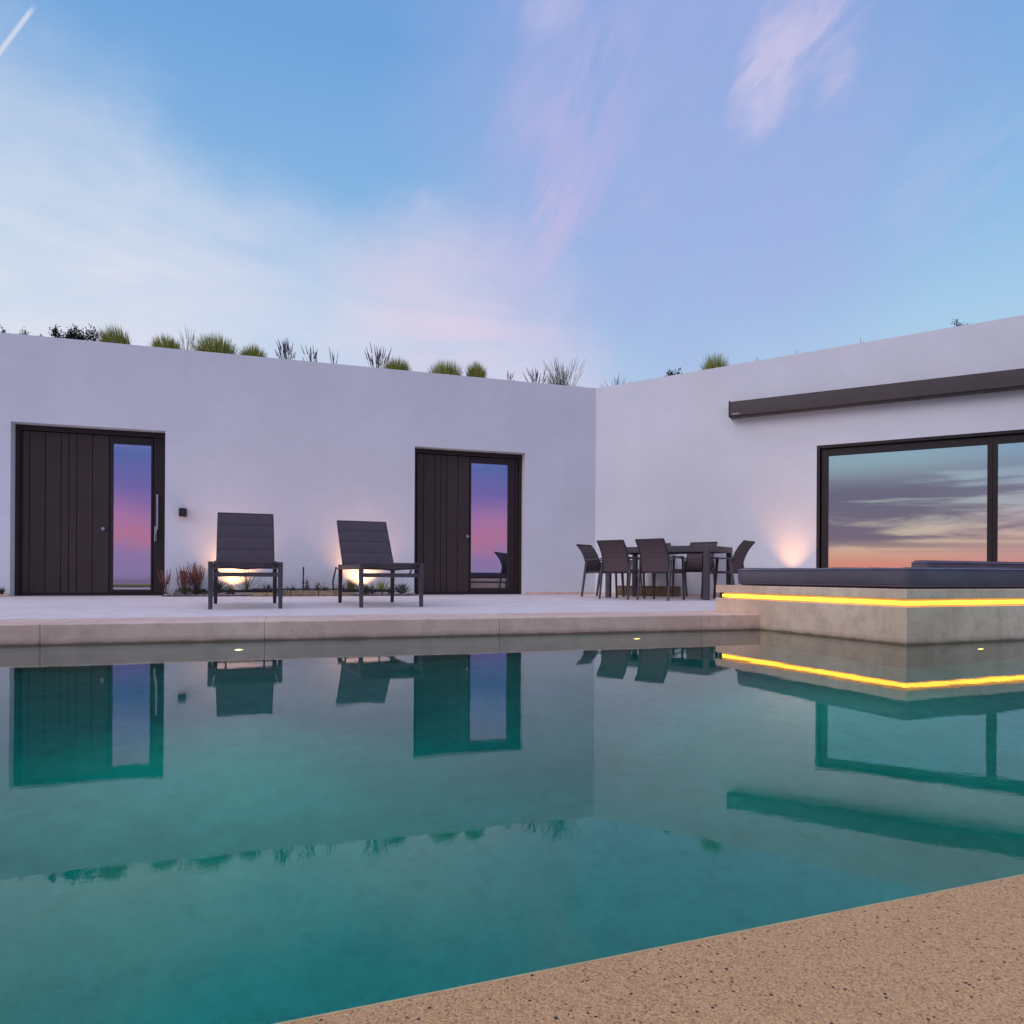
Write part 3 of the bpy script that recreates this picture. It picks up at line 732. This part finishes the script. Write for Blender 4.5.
RZ = 3.69
def roof_item(fr, px, ptop, yo=.55):
    x, z = fr.hit(px, ptop, yo); p = fr.w(x, yo, RZ); return p, z-RZ
def wpx(fr, px, n, yo=.55): return abs(fr.hit(px+n/2, 400, yo)[0]-fr.hit(px-n/2, 400, yo)[0])
def gt(fr, px, ptop, wid, label, **k):
    p, h = roof_item(fr, px, ptop); grass_tuft(p, h*1.05, wpx(fr, px, wid), label, **k)
def sp(fr, px, ptop, wid, label, **k):
    p, h = roof_item(fr, px, ptop); spike_plant(p, h*1.03, wpx(fr, px, wid), label, **k)
for px, pt, wd, n, lab in ((3,328,6,120,'tiny dark sprig at the far left end of the roof edge'), (25,331,8,150,'tiny dark sprig on the roof, second from the left end'), (41,333,10,150,'tiny dark sprig just left of the dark roof shrub'),
                        (62,326,24,700,'dark twiggy shrub on the roof edge above the left door, left half'), (84,328,36,900,'dark twiggy shrub on the roof edge beside the first grass tuft')):
    p, h = roof_item(W1, px, pt); shrub(p, h*1.0, wpx(W1, px, wd), lab, n=n, leaf=.045)
gt(W1, 119, 323, 30, 'tall windswept grass tuft just right of the dark roof shrub', lean=-.16, n=620)
gt(W1, 168, 334, 30, 'low round grass tuft directly left of the thin purple stems', lean=-.08)
sp(W1, 187, 327, 26, 'thin grey stems between two grass tufts above the left door', n=16, flower='g_blue', fr_=.004, leaves=20)
gt(W1, 216, 333, 42, 'widest yellow grass tuft on the roof', n=760, lean=-.06, bw=.013)
gt(W1, 253, 344, 24, 'low grass tuft just right of the widest one')
sp(W1, 288, 340, 26, 'dense dark purple spikes above the left lounger', n=34, lean=-.12)
sp(W1, 313, 346, 20, 'short purple spikes right of the dense dark ones', n=18, lean=-.1)
sp(W1, 334, 350, 24, 'sparse leaning purple stems above the middle of the left wall', n=14, lean=-.05, fr_=.004)
sp(W1, 378, 346, 26, 'tall purple spikes touching a grass tuft on their right', n=36, leaves=140, stem='g_green')
gt(W1, 397, 357, 26, 'grass tuft tucked against tall purple spikes')
gt(W1, 446, 359, 32, 'rounded grass tuft above the middle door', n=700)
gt(W1, 476, 361, 18, 'narrow upright grass tuft right of the middle door top', m='g_yellow')
sp(W1, 508, 371, 12, 'tiny purple sprig near the wall corner', n=8)
sp(W1, 537, 368, 26, 'low purple spikes beside the blue green clump', n=24)
gt(W1, 556, 362, 22, 'small green clump under purple tips near the wall corner', m='g_green', n=80)
sp(W1, 565, 359, 36, 'large arching blue green clump nearest the wall corner', n=50, flower='g_blue', fr_=.005, leaves=200, stem='g_green')
sp(W2, 617, 373, 40, 'pale wispy stems just right of the wall corner', n=22, fr_=.005, leaves=10)
p, h = roof_item(W2, 671, 370); shrub(p, h, wpx(W2, 671, 20), 'low grey green plant peeking over the right wall', 'g_blue', n=300, leaf=.05)
gt(W2, 715, 352, 24, 'lone upright grass tuft on the right roof edge above the awning', n=520)
sp(W2, 758, 357, 14, 'tiny sprig right of the lone grass tuft', n=5, leaves=4, fr_=.004)
sp(W2, 792, 350, 12, 'very short sprig above the left part of the awning', n=4, leaves=4, fr_=.004)
sp(W2, 862, 337, 8, 'single small sprout on the high right parapet', n=4, leaves=4, fr_=.005)
p, h = roof_item(W2, 963, 321); shrub(p, h, wpx(W2, 963, 20), 'small dark plant near the right end of the roof', 'g_blue', n=300, leaf=.05)

def bed(px, ptop, yo=-.22, fr=W1):
    x, z = fr.hit(px, ptop, yo); return fr.w(x, yo, TZ+.012), max(.05, z-TZ-.012)
def bw_(px, n): return wpx(W1, px, n, -.22)
for px, pt, wd, n, lab in ((166,567,16,14,'leaning thin reddish stalks hard against the left door'), (184,566,24,26,'reddish flower stalks under the wall socket'), (197,563,22,34,'dense rusty flower stalks nearest the left lounger')):
    p, h = bed(px, pt, -.12); spike_plant(p, h, bw_(px, wd), lab, n=n, stem='wood', flower='red', fl=.45, fr_=.010, group='rusty flower stalks in the bed', lean=random.uniform(-.15,.1), name='flower_stalks', cat='flower stalks', leaves=6)
p, h = bed(185, 588, -.28); mound(p, bw_(185, 12), h*1.0, 'olive brown cushion plant beside the left door')
p, h = bed(202, 590, -.28); mound(p, bw_(202, 9), h*1.0, 'olive green cushion plant next to the lounger leg', 'g_olive')
p, h = bed(217, 583, -.25); rosette(p, bw_(217, 11), h, 'bright green leafy succulent seen between the left lounger legs', 'g_green', 60, .035)
p, h = bed(247, 571, -.25); rosette(p, bw_(247, 9), h, 'upright spiky green plant under the left lounger', 'g_green', 40, .014, name='spiky_plant')
p, h = bed(262, 574, -.22); grass_tuft(p, h*1.1, .22, 'thin arching dark grass under the left lounger', 'g_dark', 26, 0, 'plants in the bed', .004)
p, h = bed(274, 574, -.22); grass_tuft(p, h*1.1, .22, 'thin arching brown grass right of the left lounger', 'wood', 22, .1, 'plants in the bed', .004)
p, h = bed(279, 590, -.46); rosette(p, bw_(279, 9), .07, 'pale rosette at the bed edge right of the left lounger', 'g_grey', 40, .02)
p, h = bed(306, 579, -.3); shrub(p, h, .14, 'small rusty sprig beside the thin garden stake', 'red', 120, .03, 'sprigs between the loungers', 'sprig')
p, h = bed(317, 583, -.3); shrub(p, h, .12, 'small rusty sprig midway between the loungers', 'red', 120, .03, 'sprigs between the loungers', 'sprig')
p, h = bed(350, 582, -.28); shrub(p, h, .30, 'amber lit leafy plant behind the middle lounger frame', 'g_yellow', 500, .04, 'leafy plants in the bed', 'leafy_plant')
p, h = bed(364, 588, -.34); shrub(p, h, .24, 'low brown leafy plant in front of the middle spotlight', 'g_olive', 400, .035, 'leafy plants in the bed', 'leafy_plant')
p, h = bed(382, 583, -.3); rosette(p, bw_(382, 11), h, 'yellow green spiky succulent right of the middle spotlight', 'g_yellow', 46, .02)
p, h = bed(402, 587, -.36); rosette(p, bw_(402, 11), h, 'grey green fleshy succulent next to the middle door', 'g_grey', 60, .035)
for k, (px, pt, kind, lab) in enumerate(((229,588,0,'small green herb at the foot of the left spotlight'), (268,586,1,'squat green rosette under the right half of the left lounger'), (291,588,0,'small green herb just left of the thin stake'),
        (325,586,0,'green herb between the two stakes'), (342,585,1,'green rosette against the back leg of the middle lounger'), (373,587,0,'brown green herb right of the middle spotlight'), (391,589,1,'small rosette between the yellow and the grey succulents'))):
    p, h = bed(px, pt, -.34)
    if kind: rosette(p, bw_(px, 8), h, lab, 'g_green', 44, .022)
    else: shrub(p, h, .20, lab, 'g_green', 260, .03, 'herbs in the planting bed', 'herb')
p, h = bed(1.5, 590, -.12); rosette(p, .06, .10, 'tiny dark succulent left of the left door', 'g_dark', 30, .02)
for px, pt, lx, lab in ((303.4,568,0,'thin dark stake standing in the bed between the loungers'), (334,568,-.03,'thicker dark stake beside the back leg of the middle lounger')):
    p, h = bed(px, pt, -.3)
    mb = MB(); mb.tube([(0,0,0),(lx*.5,0,h*.5),(-lx,0,h)], .014 if lx else .011, 8, .012); mb.ball((-lx,0,h), .014, .014, .02)
    tag(mb.build('garden_stake', M['timber'], loc=p), lab, 'stake', 'stakes in the planting bed')

# ------------------------------------------------------------------ sky and light
w = bpy.data.worlds.new('World'); bpy.context.scene.world = w; w.use_nodes = True
t = NT(w.node_tree); bg = t.n['Background']
tc = t.node('ShaderNodeTexCoord').outputs['Generated']
nd = t.node('ShaderNodeVectorMath', operation='NORMALIZE', ins={0:tc}); D = nd.outputs[0]
sep = t.node('ShaderNodeSeparateXYZ', ins={0:D}); dx, dy, dz = sep.outputs
def dot(v, vec=None): return t.node('ShaderNodeVectorMath', operation='DOT_PRODUCT', ins={0:vec or D, 1:tuple(v)}).outputs['Value']
zc = t.math('MAXIMUM', dz, 0.0)
front = t.ramp(zc, [(0,lin(196,196,220)),(.2,lin(188,208,232)),(.31,lin(166,203,233)),(.42,lin(142,187,229)),(.60,lin(112,163,219)),(.72,(.20,.36,.72)),(1,(.60,.60,.90))])
back = t.ramp(zc, [(0,(.98,.34,.25)),(.018,(.95,.38,.28)),(.042,(.92,.66,.48)),(.09,(.58,.66,.62)),(.16,(.36,.56,.68)),(.26,(.32,.54,.74)),(.42,(.46,.50,.80)),(.7,(.62,.60,.88)),(1,(.60,.60,.90))])
S = Vector((-.47,-.88,0)).normalized()
hx = t.node('ShaderNodeCombineXYZ', ins={0:dx,1:dy,2:0.0}); hn = t.node('ShaderNodeVectorMath', operation='NORMALIZE', ins={0:hx.outputs[0]}).outputs[0]
az = t.rng(dot(S, hn), -.55, .75)
col = t.mix(az, front, back)
# magenta flank of the sunset, towards the right behind the camera
S2 = Vector((.35,-.93,0)).normalized()
fl = t.math('MULTIPLY', t.rng(dot(S2, hn), .62, .95), t.rng(zc, .22, .45, 1, 0))
zn = t.math('ADD', zc, t.math('MULTIPLY', t.math('SUBTRACT', t.noise(D, 6, 6), .5), .085))
K = lambda r, g, b: tuple(x*k for x, k in zip(lin(r, g, b), (2.1, 2.1, 1.65)))
flank = t.ramp(zn, [(0,K(118,112,165)),(.028,K(128,110,168)),(.05,K(168,104,150)),(.075,K(155,104,165)),(.11,K(105,88,165)),(.15,K(78,92,165)),(.19,K(130,130,195)),(.23,K(160,120,175)),(.3,K(130,120,180))])
col = t.mix(t.math('MULTIPLY', fl, .9), col, flank)
# sunset cloud bars
mp = t.node('ShaderNodeMapping', ins={'Vector':D, 'Scale':(1.5,1.5,15)})
n1_ = t.noise(mp.outputs[0], 1.6, 7, .6, .6)
cl = t.math('MULTIPLY', t.math('MULTIPLY', t.rng(n1_, .43, .56), t.rng(zc, .022, .052)), t.math('MULTIPLY', t.rng(zc, .105, .155, 1, 0), t.math('MULTIPLY', t.rng(az, .35, .8), t.math('SUBTRACT', 1.0, fl))))
col = t.mix(t.math('MULTIPLY', cl, .85), col, (.155,.12,.235))
# high cirrus veil in front
nz_ = t.node('ShaderNodeTexNoise', ins={'Vector':D,'Scale':4.0,'Detail':5,'Roughness':.6})
DN = t.node('ShaderNodeVectorMath', operation='ADD', ins={0:D, 1:t.node('ShaderNodeVectorMath', operation='SCALE', ins={0:t.node('ShaderNodeVectorMath', operation='SUBTRACT', ins={0:nz_.outputs['Color'], 1:(.5,.5,.5)}).outputs[0], 'Scale':.2}).outputs[0]}).outputs[0]
DN = t.node('ShaderNodeVectorMath', operation='NORMALIZE', ins={0:DN}).outputs[0]
def blob(px, py, rad, inner=0.0):
    v = ray(px, py).normalized(); return t.rng(dot(v, DN), math.cos(R(rad)), math.cos(R(inner)))
def streak(deg, k1, k2, sc, det=8, dist=.5):
    a = R(deg); al = (math.cos(a), 0, math.sin(a)); ac = (-math.sin(a), 0, math.cos(a))
    cc = t.node('ShaderNodeCombineXYZ', ins={0:t.math('MULTIPLY', dot(al), k1), 1:t.math('MULTIPLY', dot(ac), k2), 2:dy})
    return t.noise(cc.outputs[0], sc, det, .62, dist)
wisp = streak(62, 3.2, 9, 1.6)
wisp2 = streak(42, 3.0, 9, 2.6)
mph = t.node('ShaderNodeMapping', ins={'Vector':D, 'Rotation':(0,R(18),0), 'Scale':(1.6,2.0,7)})
veil = t.noise(mph.outputs[0], 1.5, 6, .55, .4)
# left whitish veil
f = t.math('MULTIPLY', blob(-60,310,21), t.rng(veil, .30, .62, .5, 1)); col = t.mix(t.math('MULTIPLY', f, .95), col, lin(236,234,241))
f = t.math('MULTIPLY', blob(-20,210,10), t.rng(veil, .4, .62)); col = t.mix(t.math('MULTIPLY', f, .35), col, lin(215,215,235))
f = t.math('MULTIPLY', blob(470,360,13), t.rng(veil, .30, .6, .45, 1)); col = t.mix(t.math('MULTIPLY', f, .75), col, lin(232,212,230))
f = t.math('MULTIPLY', blob(230,380,16), t.rng(veil, .30, .6, .5, 1)); col = t.mix(t.math('MULTIPLY', f, .8), col, lin(222,222,238))
# lilac body of cirrus right of centre
f = t.math('MULTIPLY', blob(690,150,21), t.rng(wisp, .25, .6, .7, 1)); col = t.mix(t.math('MULTIPLY', f, .75), col, lin(166,176,226))
for px, py, rad, k, c, wn in ((582,95,6,.40,(190,184,228),0),(556,170,6.5,.38,(186,184,228),0),(545,235,4.5,.5,(204,195,228),0),(600,215,6,.5,(186,184,226),0),
        (795,45,3.8,.6,(205,198,230),1),(768,72,2.8,.6,(208,202,232),1),(822,14,3.4,.55,(198,192,228),1),(856,76,1.6,.6,(200,194,228),1),(530,8,2.4,.6,(192,192,228),0),(425,228,2,.4,(192,202,232),0),(985,190,5,.25,(190,194,232),1)):
    f = t.math('MULTIPLY', blob(px,py,rad), t.rng(wisp2 if wn else wisp, .36, .66)); col = t.mix(t.math('MULTIPLY', f, k), col, lin(*c))
# contrail, a thin straight streak high on the left
va, vb = ray(-25, 85).normalized(), ray(36, 4).normalized(); nrm = va.cross(vb).normalized(); mid = (va+vb).normalized()
dd = t.math('ABSOLUTE', dot(nrm)); wdt = t.rng(dd, .0004, .0030, 1, 0)
f = t.math('MULTIPLY', wdt, t.rng(dot(mid), math.cos(va.angle(vb)/2), math.cos(va.angle(vb)/2)+.0006)); col = t.mix(t.math('MULTIPLY', f, .7), col, lin(222,226,240))
# below the horizon
col = t.mix(t.rng(dz, -.02, 0.0, 1, 0), col, (.10,.10,.12))
# physical sky adds its own falloff
sk = t.node('ShaderNodeTexSky'); sk.sky_type = 'NISHITA'; sk.sun_disc = False; sk.sun_elevation = R(1.5); sk.sun_rotation = math.atan2(S.x, S.y); sk.altitude = 100
col = t.mix(.0006, col, sk.outputs[0], 'ADD')
t.l.new(col, bg.inputs[0]); bg.inputs[1].default_value = 1.0

L = bpy.data.lights.new('sun', 'SUN'); L.energy = .85; L.angle = R(35); L.color = (.98,.86,.88)  # soft fill added to favour the right wall; the actual sun has set
so = bpy.data.objects.new('sun', L); C.objects.link(so)
d = -Vector((-.86*math.cos(R(26)), -.50*math.cos(R(26)), math.sin(R(26)))); so.rotation_euler = d.to_track_quat('-Z','Y').to_euler(); so.location = (-5,-10,8)

# ------------------------------------------------------------------ camera
cam = bpy.data.cameras.new('camera'); cam.sensor_width = 36; cam.lens = F/1024*36; cam.shift_y = (HY-512)/1024; cam.clip_start = .02; cam.clip_end = 5000
co = bpy.data.objects.new('camera', cam); C.objects.link(co)
co.matrix_world = Matrix.Translation((0,0,CZ)) @ Matrix.Rotation(R(90), 4, 'X') @ Matrix.Rotation(ROLL, 4, 'Z')
sc = bpy.context.scene; sc.camera = co
sc.view_settings.view_transform = 'Standard'; sc.view_settings.look = 'None'; sc.view_settings.exposure = 0; sc.view_settings.gamma = 1
cy = sc.cycles; cy.use_denoising = True; cy.max_bounces = 12; cy.transmission_bounces = 8; cy.transparent_max_bounces = 16; cy.sample_clamp_indirect = 4; cy.blur_glossy = .5
